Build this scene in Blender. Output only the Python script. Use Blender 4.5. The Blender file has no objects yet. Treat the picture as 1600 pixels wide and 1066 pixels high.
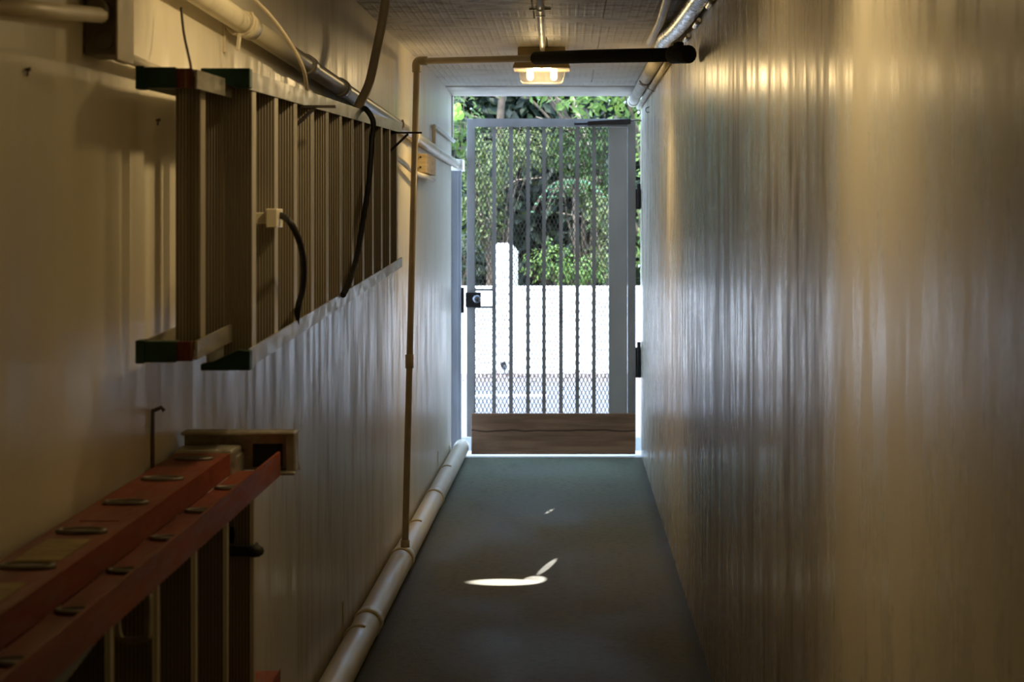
import bpy, math, random
from mathutils import Vector, Matrix
random.seed(7)
sc = bpy.context.scene
col = sc.collection
F = 3111.0           # focal length in pixels of a 1600 px wide frame
EYE = 1.55

def P(px, py, Y):
    """a point of the corridor seen at this spot of the photograph, Y metres down the corridor"""
    return Vector(((px - 885.0) * Y / F, Y, EYE + (340.0 - py) * Y / F))

def wl(Y):           # inner face of the left wall (slightly out of square)
    return -0.74 - 0.009 * (12.8 - Y)
WR = 0.487           # inner face of the right wall
CEIL = 2.36

# ------------------------------------------------------------------ mesh builder
class MB:
    def __init__(s):
        s.v = []; s.f = []; s.sm = []
    def add(s, vs, fs, smooth=False):
        b = len(s.v)
        s.v += [Vector(p) for p in vs]
        for f in fs:
            s.f.append([b + i for i in f]); s.sm.append(smooth)
        return s
    def hexa(s, p):   # 8 points: bottom ring 0-3, top ring 4-7
        return s.add(p, [(3,2,1,0),(4,5,6,7),(0,1,5,4),(1,2,6,5),(2,3,7,6),(3,0,4,7)])
    def box(s, x0, x1, y0, y1, z0, z1):
        return s.hexa([(x0,y0,z0),(x1,y0,z0),(x1,y1,z0),(x0,y1,z0),(x0,y0,z1),(x1,y0,z1),(x1,y1,z1),(x0,y1,z1)])
    def bar(s, a, b, w, h, up=(0,0,1)):   # rectangular bar from a to b
        a = Vector(a); b = Vector(b); d = (b - a).normalized(); u = Vector(up)
        x = d.cross(u)
        if x.length < 1e-4: x = d.cross(Vector((1,0,0)))
        x.normalize(); u = x.cross(d).normalized()
        x *= w / 2; u *= h / 2
        return s.hexa([a-x-u, a+x-u, b+x-u, b-x-u, a-x+u, a+x+u, b+x+u, b-x+u])
    def tube(s, pts, r, n=12, caps=True):
        pts = [Vector(p) for p in pts]
        rs = r if isinstance(r, (list, tuple)) else [r] * len(pts)
        m = len(pts); vs = []; prev = None
        for i, p in enumerate(pts):
            d = (pts[min(i+1, m-1)] - pts[max(i-1, 0)]).normalized()
            if prev is None:
                x = d.orthogonal().normalized()
            else:
                x = (prev - d * prev.dot(d)).normalized()
            prev = x; y = d.cross(x)
            for k in range(n):
                a = 2 * math.pi * k / n
                vs.append(p + (x * math.cos(a) + y * math.sin(a)) * rs[i])
        fs = []
        for i in range(m - 1):
            for k in range(n):
                fs.append((i*n+k, i*n+(k+1)%n, (i+1)*n+(k+1)%n, (i+1)*n+k))
        s.add(vs, fs, True)
        if caps:
            s.add(vs[:n], [tuple(range(n-1, -1, -1))]); s.add(vs[-n:], [tuple(range(n))])
        return s
    def prism(s, prof, a, b, fx=(1,0,0), fz=(0,0,1)):   # 2D profile (x,z) swept from a to b
        a = Vector(a); b = Vector(b); fx = Vector(fx); fz = Vector(fz); n = len(prof)
        v = [a + fx*p[0] + fz*p[1] for p in prof] + [b + fx*p[0] + fz*p[1] for p in prof]
        f = [(i, (i+1)%n, n+(i+1)%n, n+i) for i in range(n)]
        f += [tuple(range(n-1, -1, -1)), tuple(range(n, 2*n))]
        return s.add(v, f)
    def ball(s, c, r, n=14, sq=(1,1,1)):
        c = Vector(c); vs = []; fs = []; m = n // 2
        for i in range(m + 1):
            t = math.pi * i / m
            for k in range(n):
                a = 2*math.pi*k/n
                vs.append(c + Vector((math.sin(t)*math.cos(a)*sq[0], math.sin(t)*math.sin(a)*sq[1], math.cos(t)*sq[2])) * r)
        for i in range(m):
            for k in range(n):
                fs.append((i*n+k, (i+1)*n+k, (i+1)*n+(k+1)%n, i*n+(k+1)%n))
        return s.add(vs, fs, True)
    def build(s, name, m, parent=None, bevel=0, base=None):
        root = parent
        while root is not None and root.parent: root = root.parent
        off = Vector(root.location) if root is not None else (Vector(base) if base is not None else Vector((0,0,0)))
        me = bpy.data.meshes.new(name)
        me.from_pydata([tuple(p - off) for p in s.v], [], s.f)
        me.polygons.foreach_set('use_smooth', s.sm)
        me.materials.append(m); me.validate(); me.update()
        import bmesh
        bm = bmesh.new(); bm.from_mesh(me)
        bmesh.ops.remove_doubles(bm, verts=bm.verts, dist=1e-6) if len(s.v) < 4000 else None
        if len(s.v) < 4000: bmesh.ops.recalc_face_normals(bm, faces=bm.faces)
        bm.to_mesh(me); bm.free()
        o = bpy.data.objects.new(name, me); col.objects.link(o)
        if parent is not None: o.parent = parent
        else: o.location = off
        if bevel:
            b = o.modifiers.new('bevel', 'BEVEL'); b.width = bevel; b.segments = 2; b.limit_method = 'ANGLE'
            b.angle_limit = math.radians(50)
        return o

def tag(o, label=None, cat=None, group=None, kind=None):
    if label: o['label'] = label
    if cat: o['category'] = cat
    if group: o['group'] = group
    if kind: o['kind'] = kind
    return o
def thing(name, label, cat, loc, group=None):
    o = bpy.data.objects.new(name, None); col.objects.link(o)
    o.location = loc; o.empty_display_size = .1
    return tag(o, label, cat, group)
def smooth_path(pts, n=8):
    pts = [Vector(p) for p in pts]; out = []
    for i in range(len(pts) - 1):
        p0 = pts[max(i-1,0)]; p1 = pts[i]; p2 = pts[i+1]; p3 = pts[min(i+2,len(pts)-1)]
        for k in range(n):
            t = k / n
            out.append(.5*((2*p1)+(p2-p0)*t+(2*p0-5*p1+4*p2-p3)*t*t+(3*p1-p0-3*p2+p3)*t**3))
    out.append(pts[-1]); return out

# ------------------------------------------------------------------ materials
class N:
    def __init__(s, name):
        s.m = bpy.data.materials.new(name); s.m.use_nodes = True
        s.t = s.m.node_tree; s.t.nodes.clear()
        s.out = s.n('ShaderNodeOutputMaterial')
    def n(s, kind, **kw):
        x = s.t.nodes.new(kind)
        for k, v in kw.items(): setattr(x, k, v)
        return x
    def put(s, sock, v):
        if isinstance(v, bpy.types.NodeSocket): s.t.links.new(v, sock)
        elif v is not None:
            if isinstance(v, (tuple, list)) and len(v) == 3 and sock.type == 'RGBA': v = (*v, 1)
            sock.default_value = v
    def pos(s):
        if not hasattr(s, '_p'): s._p = s.n('ShaderNodeNewGeometry').outputs['Position']
        return s._p
    def xyz(s):
        if not hasattr(s, '_x'):
            q = s.n('ShaderNodeSeparateXYZ'); s.put(q.inputs[0], s.pos()); s._x = q.outputs
        return s._x
    def mapping(s, scale, src=None):
        q = s.n('ShaderNodeMapping'); s.put(q.inputs['Vector'], src or s.pos()); s.put(q.inputs['Scale'], scale); return q.outputs[0]
    def noise(s, scale, detail=4, vec=None, rough=.55):
        q = s.n('ShaderNodeTexNoise'); s.put(q.inputs['Vector'], vec if vec is not None else s.pos())
        s.put(q.inputs['Scale'], scale); s.put(q.inputs['Detail'], detail); s.put(q.inputs['Roughness'], rough); return q.outputs['Fac']
    def ramp(s, fac, a, b, lo=0., hi=1.):
        q = s.n('ShaderNodeMapRange'); q.interpolation_type = 'SMOOTHSTEP'
        s.put(q.inputs['Value'], fac); s.put(q.inputs['From Min'], a); s.put(q.inputs['From Max'], b)
        s.put(q.inputs['To Min'], lo); s.put(q.inputs['To Max'], hi); return q.outputs[0]
    def math(s, op, a, b=None):
        q = s.n('ShaderNodeMath', operation=op); s.put(q.inputs[0], a)
        if b is not None: s.put(q.inputs[1], b)
        return q.outputs[0]
    def mix(s, fac, a, b):
        q = s.n('ShaderNodeMix', data_type='RGBA'); s.put(q.inputs[0], fac); s.put(q.inputs[6], a); s.put(q.inputs[7], b); return q.outputs[2]
    def bump(s, h, strength=.3, dist=.01):
        q = s.n('ShaderNodeBump'); s.put(q.inputs['Strength'], strength); s.put(q.inputs['Distance'], dist); s.put(q.inputs['Height'], h); return q.outputs[0]
    def pbr(s, color, rough=.5, metal=0., normal=None, **kw):
        q = s.n('ShaderNodeBsdfPrincipled')
        s.put(q.inputs['Base Color'], color); s.put(q.inputs['Roughness'], rough); s.put(q.inputs['Metallic'], metal)
        if normal is not None: s.put(q.inputs['Normal'], normal)
        for k, v in kw.items(): s.put(q.inputs[k.replace('_', ' ')], v)
        s.t.links.new(q.outputs[0], s.out.inputs[0]); return s.m

def simple(name, c, rough=.5, metal=0., var=.25, scale=14., bump=.0, stretch=(1,1,1), dirt=None, dirt_at=(.55,.75)):
    n = N(name); v = n.mapping(stretch)
    f = n.noise(scale, 5, v)
    dark = tuple(x*(1-var) for x in c); lite = tuple(min(1, x*(1+var*.6)) for x in c)
    cc = n.mix(n.ramp(f, .3, .7), dark, lite)
    if dirt:
        cc = n.mix(n.ramp(n.noise(scale*.45, 6, v, .65), dirt_at[0], dirt_at[1]), cc, dirt)
    rg = n.ramp(n.noise(scale*2, 3, v), .3, .7, max(.02, rough-.08), min(1, rough+.1))
    return n.pbr(cc, rg, metal, n.bump(n.noise(scale*5, 3, v), bump, .004) if bump else None)

def wall_mat(name, g0, g1, z1, base, rmin=.22, amt=1.):
    n = N(name); X, Y, Z = n.xyz()
    streak = n.noise(1, 5, n.mapping((1, 9, 1.1)), .6)           # vertical runs
    drip = n.noise(1, 6, n.mapping((1, 9, 1.7)), .66)
    fine = n.noise(1, 4, n.mapping((1, 26, 3)), .6)
    blot = n.noise(2.2, 5)
    along = n.math('MULTIPLY', n.ramp(Y, g0-.28, g0+.35), n.ramp(Y, g1-.6, g1+1.0, 1, 0))
    low = n.ramp(Z, z1-.25, z1+.3, 1, .35)
    gm = n.math('MULTIPLY', n.math('MULTIPLY', along, low), amt)
    c = n.mix(n.ramp(blot, .3, .7), tuple(x*.90 for x in base), base)
    c = n.mix(n.math('MULTIPLY', gm, .42), c, (.27, .24, .20))
    c = n.mix(n.math('MULTIPLY', n.math('MULTIPLY', n.ramp(drip, .48, .70), gm), .65), c, (.12, .10, .075))
    c = n.mix(n.math('MULTIPLY', n.math('MULTIPLY', n.ramp(fine, .5, .72), n.ramp(gm, 0, 1, .02, .32)), 1.0), c, (.16, .13, .10))
    c = n.mix(n.math('MULTIPLY', n.ramp(n.noise(46, 2), .72, .78), .3), c, (.3, .24, .16))      # specks
    c = n.mix(n.math('MULTIPLY', n.ramp(Z, .35, .0), .4), c, (.30, .25, .17))                      # dirty foot of the wall
    r = n.ramp(drip, .36, .66, rmin, rmin+.17)
    h = n.math('ADD', n.math('MULTIPLY', n.noise(70, 3), .3), n.math('ADD', n.math('MULTIPLY', n.math('MULTIPLY', drip, .75), n.ramp(along, 0, 1, .25, 1)), n.math('MULTIPLY', n.noise(7, 4), .45)))
    return n.pbr(c, r, 0, n.bump(h, .16, .005), Specular_IOR_Level=.55)

M = {}
M['wall_r'] = wall_mat('painted_wall_right', 3.7, 7.4, 2.2, (.76, .70, .56), .23, 1.7)
M['wall_l'] = wall_mat('painted_wall_left', 5.0, 8.6, 1.35, (.74, .68, .54), .28, .5)

def m_ceiling():
    n = N('painted_boards'); X, Y, Z = n.xyz()
    wx = n.math('SINE', n.math('MULTIPLY', X, 2*math.pi/.034)); wy = n.math('SINE', n.math('MULTIPLY', Y, 2*math.pi/.09))
    g = n.math('MULTIPLY', n.math('ADD', n.ramp(wx, .2, .9), n.ramp(wy, .3, .95)), n.ramp(n.noise(2.5, 2), .35, .6))
    d = n.noise(3.5, 8, n.mapping((1, .8, 1)), .7)
    near = n.ramp(Y, 9.4, 7.6)
    c = n.mix(n.ramp(d, .42, .68), (.95, .95, .94), (.80, .77, .73))
    c = n.mix(n.math('MULTIPLY', near, n.ramp(n.noise(9, 6, None, .7), .47, .64)), c, (.48, .46, .43))
    c = n.mix(n.math('MULTIPLY', g, .12), c, (.3, .29, .27))
    h = n.math('ADD', n.math('MULTIPLY', g, .6), n.noise(25, 5))
    return n.pbr(c, .6, 0, n.bump(h, .5, .006))
M['ceiling'] = m_ceiling()

def m_floor():
    n = N('green_grey_floor_paint'); X, Y, Z = n.xyz()
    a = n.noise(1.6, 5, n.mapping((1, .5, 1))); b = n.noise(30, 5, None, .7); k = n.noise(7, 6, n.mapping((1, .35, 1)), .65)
    c = n.mix(n.ramp(a, .3, .7), n.mix(n.ramp(Y, 8.3, 12.6), (.125, .106, .038), (.140, .162, .118)), n.mix(n.ramp(Y, 8.3, 12.6), (.185, .160, .066), (.205, .240, .180)))  # olive near, paler teal towards the gate: daylight falloff put into the colour
    c = n.mix(n.math('MULTIPLY', n.ramp(b, .45, .7), .45), c, (.055, .058, .036))
    c = n.mix(n.math('MULTIPLY', n.ramp(k, .55, .75), .5), c, (.09, .08, .04))
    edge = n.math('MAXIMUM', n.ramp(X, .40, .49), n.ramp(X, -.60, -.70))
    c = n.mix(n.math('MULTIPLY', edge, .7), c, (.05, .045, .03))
    h = n.math('ADD', b, n.math('MULTIPLY', n.noise(120, 2), .5))
    return n.pbr(c, n.ramp(a, .3, .7, .5, .7), 0, n.bump(h, .35, .004), Specular_IOR_Level=.05)
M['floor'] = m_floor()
M['alu'] = simple('aged_aluminium', (.50, .47, .40), .42, .75, .2, 9, .05, (3, .6, 3), (.22, .17, .10), (.5, .8))
M['alu_rail'] = simple('rail_aluminium', (.47, .46, .42), .38, .8, .25, 7, .05, (2, .8, 2), (.30, .24, .17), (.55, .8))
def m_tread():
    n = N('ridged_tread_aluminium'); X, Y, Z = n.xyz()
    w = n.math('SINE', n.math('MULTIPLY', X, 2*math.pi/.0062))
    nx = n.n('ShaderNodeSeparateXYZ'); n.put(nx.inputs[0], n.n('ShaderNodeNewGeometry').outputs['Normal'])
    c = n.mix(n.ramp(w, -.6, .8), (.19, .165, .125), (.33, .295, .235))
    c = n.mix(n.ramp(nx.outputs[0], .6, .9), c, (.60, .55, .45))  # faces turned to the corridor made lighter, lamp light put into the colour
    c = n.mix(n.math('MULTIPLY', n.ramp(n.noise(6, 5, n.mapping((2, 2, .4))), .5, .75), .55), c, (.20, .15, .085))
    return n.pbr(c, .45, .6, n.bump(w, .25, .001))
M['tread'] = m_tread()
M['green'] = simple('green_plastic', (.006, .045, .026), .45, 0, .4, 20, .1, (1,1,1), (.02, .03, .02))
M['red_label'] = simple('faded_red_label', (.14, .025, .015), .5, 0, .4, 30, 0, (6, 6, .4), (.28, .18, .07), (.5, .7))
M['orange'] = simple('orange_fibreglass', (.22, .045, .020), .5, 0, .25, 8, .08, (3, .5, 3), (.12, .045, .026), (.5, .8))
M['label'] = simple('yellowed_label', (.34, .25, .09), .55, 0, .3, 24, 0, (1, 3, 1), (.22, .15, .06), (.5, .7))
M['black'] = simple('black_rubber', (.012, .012, .013), .6, 0, .3, 30, .1)
M['foam'] = simple('black_foam', (.008, .008, .008), .85, 0, .3, 60, .3)
M['blackmetal'] = simple('black_metal', (.018, .018, .02), .4, .2, .3, 20)
M['dark_iron'] = simple('dark_iron', (.045, .035, .025), .55, .3, .4, 20, .1, (1,1,1), (.16, .06, .025))
M['rust'] = simple('dull_rusty_strip', (.17, .125, .085), .6, .2, .3, 20, .1)
M['cream'] = simple('cream_painted_plastic', (.70, .63, .48), .38, 0, .10, 6, .04, (1,1,1), (.50, .42, .28), (.6, .85))
M['conduit'] = simple('tan_painted_conduit', (.50, .43, .32), .45, 0, .15, 8, .05, (1,1,1), (.34, .28, .19), (.6, .8))
def m_drain():
    n = N('painted_drain_pipe'); X, Y, Z = n.xyz()
    w = n.noise(5, 5)
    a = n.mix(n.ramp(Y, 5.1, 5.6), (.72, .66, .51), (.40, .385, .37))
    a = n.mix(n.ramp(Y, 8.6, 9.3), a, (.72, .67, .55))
    a = n.mix(n.math('MULTIPLY', n.ramp(w, .5, .75), .4), a, (.30, .26, .2))
    return n.pbr(a, .34, n.ramp(Y, 5.2, 5.8, 0, .12), n.bump(n.noise(40, 3), .05, .003))
M['drain'] = m_drain()
M['pipe_floor'] = simple('cream_floor_pipe', (.66, .60, .46), .4, 0, .15, 5, .06, (1, .4, 1), (.42, .36, .24), (.5, .8))
M['silver'] = simple('silver_tape', (.72, .72, .74), .28, .85, .15, 18, .35, (1, .5, 1), (.4, .38, .36), (.6, .8))
M['white_pipe'] = simple('white_painted_pipe', (.68, .66, .58), .45, 0, .15, 7, .05, (1,1,1), (.42, .40, .36), (.5, .75))
M['greybox'] = simple('grey_steel_box', (.20, .18, .15), .45, .4, .2, 12, .05)
M['block'] = simple('cream_wood_block', (.62, .52, .34), .6, 0, .2, 10, .1, (1, 1, 5), (.38, .30, .18))
M['gate'] = simple('grey_gate_paint', (.33, .335, .35), .5, .1, .14, 6, .06, (1, 1, .6), (.15, .15, .16), (.62, .75))
M['gate_plate'] = simple('pale_grey_gate_plate', (.46, .47, .49), .5, .1, .10, 5, .05, (1, 1, .5), (.20, .20, .22), (.64, .72))
M['mesh'] = simple('expanded_metal', (.21, .215, .225), .5, .2, .2, 10)
M['post'] = simple('blue_grey_post', (.17, .18, .20), .5, .1, .15, 5, .06, (1, 1, .5), (.18, .18, .2), (.6, .8))
def m_wood():
    n = N('weathered_kick_board'); X, Y, Z = n.xyz()
    g = n.noise(1, 6, n.mapping((2.2, 2.2, 26)), .6)
    c = n.mix(n.ramp(g, .3, .7), (.23, .13, .082), (.43, .265, .17))
    c = n.mix(n.math('MULTIPLY', n.ramp(n.noise(4, 5), .5, .8), .6), c, (.20, .12, .08))
    wob = n.math('ADD', Z, n.math('MULTIPLY', n.noise(2.3, 2, n.mapping((1, 0, 0))), .08))
    line = n.math('MULTIPLY', n.ramp(wob, .195, .203), n.ramp(wob, .203, .211, 1, 0))
    c = n.mix(line, c, (.04, .02, .015))
    return n.pbr(c, .6, 0, n.bump(g, .3, .004))
M['wood'] = m_wood()
def m_plain(name, c, r): return simple(name, c, r, 0, .12, 4, .1)
M['concrete'] = m_plain('pale_threshold_concrete', (.62, .63, .62), .5)
M['white_wall'] = m_plain('white_garden_wall_paint', (.86, .86, .85), .7)
def m_road():
    n = N('asphalt'); X, Y, Z = n.xyz()
    c = n.mix(n.ramp(n.noise(60, 4), .3, .7), (.12, .12, .13), (.19, .19, .20))
    c = n.mix(n.math('MULTIPLY', n.ramp(Y, 18.0, 19.3), n.ramp(n.noise(5, 6, None, .7), .3, .55)), c, (.15, .12, .105))
    return n.pbr(c, .85, 0, n.bump(n.noise(90, 3), .4, .01))
M['road'] = m_road()
M['line'] = m_plain('white_road_paint', (.75, .75, .74), .7)
M['soil'] = simple('brown_soil', (.16, .095, .06), .9, 0, .5, 8, .4)
M['litter'] = simple('dry_leaf', (.17, .11, .08), .8, 0, .5, 12)
M['bark'] = simple('bark', (.10, .075, .05), .85, 0, .4, 14, .5)
M['twig'] = simple('pale_twig', (.34, .27, .19), .8, 0, .3, 14)
def leaf(name, a, b, tr=.35):
    n = N(name)
    rnd = n.n('ShaderNodeNewGeometry').outputs['Random Per Island']
    c = n.mix(rnd, a, b)
    p = n.n('ShaderNodeBsdfPrincipled'); n.put(p.inputs['Base Color'], c); n.put(p.inputs['Roughness'], .6)
    t = n.n('ShaderNodeBsdfTranslucent'); n.put(t.inputs[0], n.mix(.5, c, (.35, .5, .06)))
    x = n.n('ShaderNodeMixShader'); n.put(x.inputs[0], tr); n.put(x.inputs[1], p.outputs[0]); n.put(x.inputs[2], t.outputs[0])
    n.t.links.new(x.outputs[0], n.out.inputs[0]); return n.m
M['leaf_dark'] = leaf('dark_leaf', (.005, .011, .007), (.015, .032, .014), .15)
M['leaf_mid'] = leaf('mid_leaf', (.02, .052, .016), (.075, .14, .034))
M['leaf_bright'] = leaf('bright_leaf', (.05, .12, .024), (.20, .30, .075))
M['leaf_olive'] = leaf('olive_leaf', (.035, .065, .022), (.22, .25, .10))
M['leaf_blue'] = leaf('blue_green_leaf', (.05, .17, .10), (.16, .36, .22))
M['leaf_lime'] = leaf('lime_leaf', (.20, .42, .05), (.33, .58, .10))
def m_bulb():
    n = N('lit_bulb'); e = n.n('ShaderNodeEmission'); n.put(e.inputs[0], (1, .86, .62)); e.inputs[1].default_value = 6
    n.t.links.new(e.outputs[0], n.out.inputs[0]); return n.m
M['bulb'] = m_bulb()
def m_glass():
    n = N('lamp_glass')
    t = n.n('ShaderNodeBsdfTransparent'); n.put(t.inputs[0], (1, .96, .88)); g = n.n('ShaderNodeBsdfGlossy'); g.inputs['Roughness'].default_value = .08
    d = n.n('ShaderNodeBsdfTranslucent'); n.put(d.inputs[0], (.95, .88, .72))
    a = n.n('ShaderNodeMixShader'); a.inputs[0].default_value = .05; n.put(a.inputs[1], t.outputs[0]); n.put(a.inputs[2], d.outputs[0])
    b = n.n('ShaderNodeMixShader'); b.inputs[0].default_value = .08; n.put(b.inputs[1], a.outputs[0]); n.put(b.inputs[2], g.outputs[0])
    n.t.links.new(b.outputs[0], n.out.inputs[0]); return n.m
M['glass'] = m_glass()
M['lampbase'] = simple('brass_tan_lamp_pan', (.34, .26, .13), .45, .1, .15, 10)

# ------------------------------------------------------------------ the setting
def struct(name, mb, m, bevel=0):
    o = mb.build(name, m, None, bevel); tag(o, kind='structure'); return o
Y0, Y1 = -3.0, 12.8
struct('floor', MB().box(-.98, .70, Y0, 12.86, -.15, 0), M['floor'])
struct('trim_1', MB().box(-1.6, 1.2, 12.86, 13.25, -.15, -.003), M['concrete'])['label'] = 'pale concrete threshold under the gate'
w = MB()
w.hexa([(wl(Y0)-.2,Y0,0),(wl(Y0),Y0,0),(wl(Y1),Y1,0),(wl(Y1)-.2,Y1,0),(wl(Y0)-.2,Y0,CEIL),(wl(Y0),Y0,CEIL),(wl(Y1),Y1,CEIL),(wl(Y1)-.2,Y1,CEIL)])
struct('wall_left', w, M['wall_l'])
struct('wall_right', MB().box(WR, WR+.2, Y0, 13.08, 0, CEIL), M['wall_r'])
struct('added_back_wall', MB().box(-1.2, .9, Y0-.2, Y0, 0, CEIL), M['greybox'])  # unseen end wall, added to control the light; dark to cut bounce
c = MB()
c.box(-1.3, .9, Y0-.2, 12.82, CEIL+.012, CEIL+.25)
seams = [Y0, -1.1, -.2, .7, 1.6, 2.5, 3.4, 4.3, 5.2, 6.2, 7.2, 8.1, 8.92, 9.9, 10.9, 11.9, 12.80]
for k in range(len(seams) - 1):
    a, b = seams[k] + .004, seams[k+1] - .004
    xs = [-.98, .72]
    if k % 2 == 0: xs = [-.98, -.33 + .02*k, .15, .72]
    for j in range(len(xs) - 1):
        c.box(xs[j]+.002, xs[j+1]-.002, a, b, CEIL, CEIL+.014)
struct('ceiling', c, M['ceiling'], .002)
struct('trim_2', MB().hexa([(-.95,12.25,2.354),(.69,12.25,2.354),(.69,12.82,2.331),(-.95,12.82,2.331),(-.95,12.25,2.359),(.69,12.25,2.359),(.69,12.82,2.359),(-.95,12.82,2.359)]), M['white_pipe'], .003)['label'] = 'white painted lintel board over the doorway'
struct('trim_3', MB().box(wl(12.8)-.19, wl(12.8)+.012, 12.80, 12.86, 2.06, 2.35), M['white_pipe'], .002)['label'] = 'white painted jamb board at the top of the left wall end'
# outside
struct('ground', MB().box(-9, 9, 13.25, 20.1, -.2, -.02), M['road'])
struct('garden_bed', MB().box(-9, 9, 20.22, 32, -.2, .62), M['soil'])
struct('road_marking', MB().box(-.85, -.17, 17.42, 17.62, -.021, -.014), M['line'])
gw = MB(); gw.box(-9, 9, 20.05, 20.25, -.1, .855)
struct('garden_wall', gw, M['white_wall'], .01)

# ------------------------------------------------------------------ folded aluminium stepladder on the left wall
def lerp(a, b, t): return a + (b - a) * t
SY0, SY1 = 3.90, 7.52
def ftop(Y): return EYE + lerp(.287, .355, (Y-SY0)/(SY1-SY0))
def fbot(Y): return EYE + lerp(-.294, -.186, (Y-SY0)/(SY1-SY0))
RY0, RY1 = 3.58, 7.30
def rtop(Y): return EYE + lerp(.266, .325, (Y-RY0)/(RY1-RY0))
def rbot(Y): return EYE + lerp(-.256, -.155, (Y-RY0)/(RY1-RY0))
sl = thing('stepladder', 'long folded aluminium stepladder with green feet hung sideways on the left wall', 'ladder', (-.66, SY0, fbot(SY0)))
def chan(x0, x1, za, zb, ya, yb, sgn, fl=.036, t=.004):
    """channel rail: web at z, two flanges pointing inwards (sgn -1 down, +1 up)"""
    pr = [(x0,0),(x1,0),(x1,sgn*fl),(x1-t,sgn*fl),(x1-t,sgn*t),(x0+t,sgn*t),(x0+t,sgn*fl),(x0,sgn*fl)]
    return MB().prism(pr, (0,ya,za), (0,yb,zb))
r1 = chan(-.705, -.620, ftop(SY0), ftop(SY1), SY0, SY1, -1).build('front_rail', M['alu_rail'], sl)
r2 = chan(-.705, -.620, fbot(SY0), fbot(SY1), SY0, SY1, 1).build('front_rail', M['alu_rail'], sl)
r3 = chan(-.764, -.664, rtop(RY0), rtop(RY1), RY0, RY1, -1, .034).build('rear_rail', M['alu'], sl)
r4 = chan(-.764, -.664, rbot(RY0), rbot(RY1), RY0, RY1, 1, .034).build('rear_rail', M['alu'], sl)
# feet
def foot_front(z, s):
    m = MB()
    pr = [(-.712,-s*.004),(-.616,-s*.004),(-.616,s*.034),(-.640,s*.036),(-.690,s*.012),(-.712,s*.008)]
    m.prism(pr, (0,SY0-.025,z), (0,SY0+.006,z)); return m
tag(foot_front(ftop(SY0), -1).build('foot_cap', M['green'], r1, .002), 'green plastic foot cap')
tag(foot_front(fbot(SY0), 1).build('foot_cap', M['green'], r2, .002), 'green plastic foot cap')
def foot_rear(z, s, parent):
    m = MB(); m.box(-.769, -.700, RY0-.012, RY0+.03, min(z-s*.004, z+s*.034), max(z-s*.004, z+s*.034))
    m.box(-.772, -.756, RY0-.016, RY0+.02, min(z-s*.006, z+s*.036), max(z-s*.006, z+s*.036))
    tag(m.build('foot_cap', M['green'], parent, .002), 'green plastic foot cap')
    m = MB(); m.box(-.700, -.672, RY0-.006, RY0+.01, min(z-s*.002, z+s*.033), max(z-s*.002, z+s*.033))
    tag(m.build('end_label', M['red_label'], parent), 'faded red label')
foot_rear(rtop(RY0), -1, r3); foot_rear(rbot(RY0), 1, r4)
def tread(x0, x1, Y, zb, zt):
    m = MB(); d = .044; t = .003; n = 9
    # ridged face towards the base, two lips turned back
    pr = [(x0, Y+d), (x0, Y+.004)]
    for k in range(n):
        a = x0 + (x1-x0)*(k+.15)/n; b = x0 + (x1-x0)*(k+.55)/n; e = x0 + (x1-x0)*(k+.95)/n
        pr += [(a, Y+.0010), (b, Y+.0002), (e, Y+.0010)]
    pr += [(x1, Y+.004), (x1+.001, Y+d), (x1-t, Y+d), (x1-t, Y+.008), (x0+t, Y+.008), (x0+t, Y+d)]
    m.prism(pr, (0,0,zb), (0,0,zt), (1,0,0), (0,1,0)); return m
for k in range(12):
    Y = SY0 + .05 + k*.3055
    if Y < SY1-.05:
        tread(-.680, -.6235, Y, fbot(Y)+.004, ftop(Y)-.004).build('step', M['tread'], sl)
for k in range(12):
    Y = RY0 + .14 + k*.3055
    if Y < RY1-.05:
        tread(-.731, -.6835, Y, rbot(Y)+.004, rtop(Y)-.004).build('rear_step', M['tread'], sl)
# steel spreader bars between the two halves
for t in (ftop, fbot):
    z = lerp(t(5.4), EYE, .1)
    MB().bar((-.672,5.0,z), (-.672,6.0,z), .004, .022).build('spreader_bar', M['alu_rail'], sl)
clampm = MB(); q = P(411, 341, 4.0)
clampm.box(-.679, -.616, 4.17, 4.24, q.z-.012, q.z+.012); clampm.box(-.628, -.605, 4.16, 4.25, q.z-.02, q.z+.02)
cl = clampm.build('cable_clamp', M['cream'], sl, .002); cl['label'] = 'pale plastic clip on the steps'

# ------------------------------------------------------------------ wall brackets that carry it
def bracket(Y, label, zt, xo):
    b = thing('wall_bracket', label, 'bracket', (wl(Y), Y, zt-.2), 'ladder brackets on the left wall')
    MB().bar((wl(Y)+.002, Y, zt), (xo, Y, zt), .02, .006).build('arm', M['dark_iron'], b)
    MB().bar((wl(Y)+.003, Y, zt+.003), (wl(Y)+.003, Y, zt-.22), .02, .006, (1,0,0)).build('wall_plate', M['dark_iron'], b)
    MB().bar((wl(Y)+.006, Y, zt-.20), (xo-.05, Y, zt-.004), .014, .008).build('brace', M['dark_iron'], b)
for i, (Y, t, l) in enumerate([(4.70, ftop, 'nearer rusty iron wall bracket under the hung stepladder top rail'), (7.30, ftop, 'farther dark iron wall bracket at the stepladder top end')]):
    bracket(Y, l, t(Y)-.040, (-.545, -.53)[i])

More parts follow.
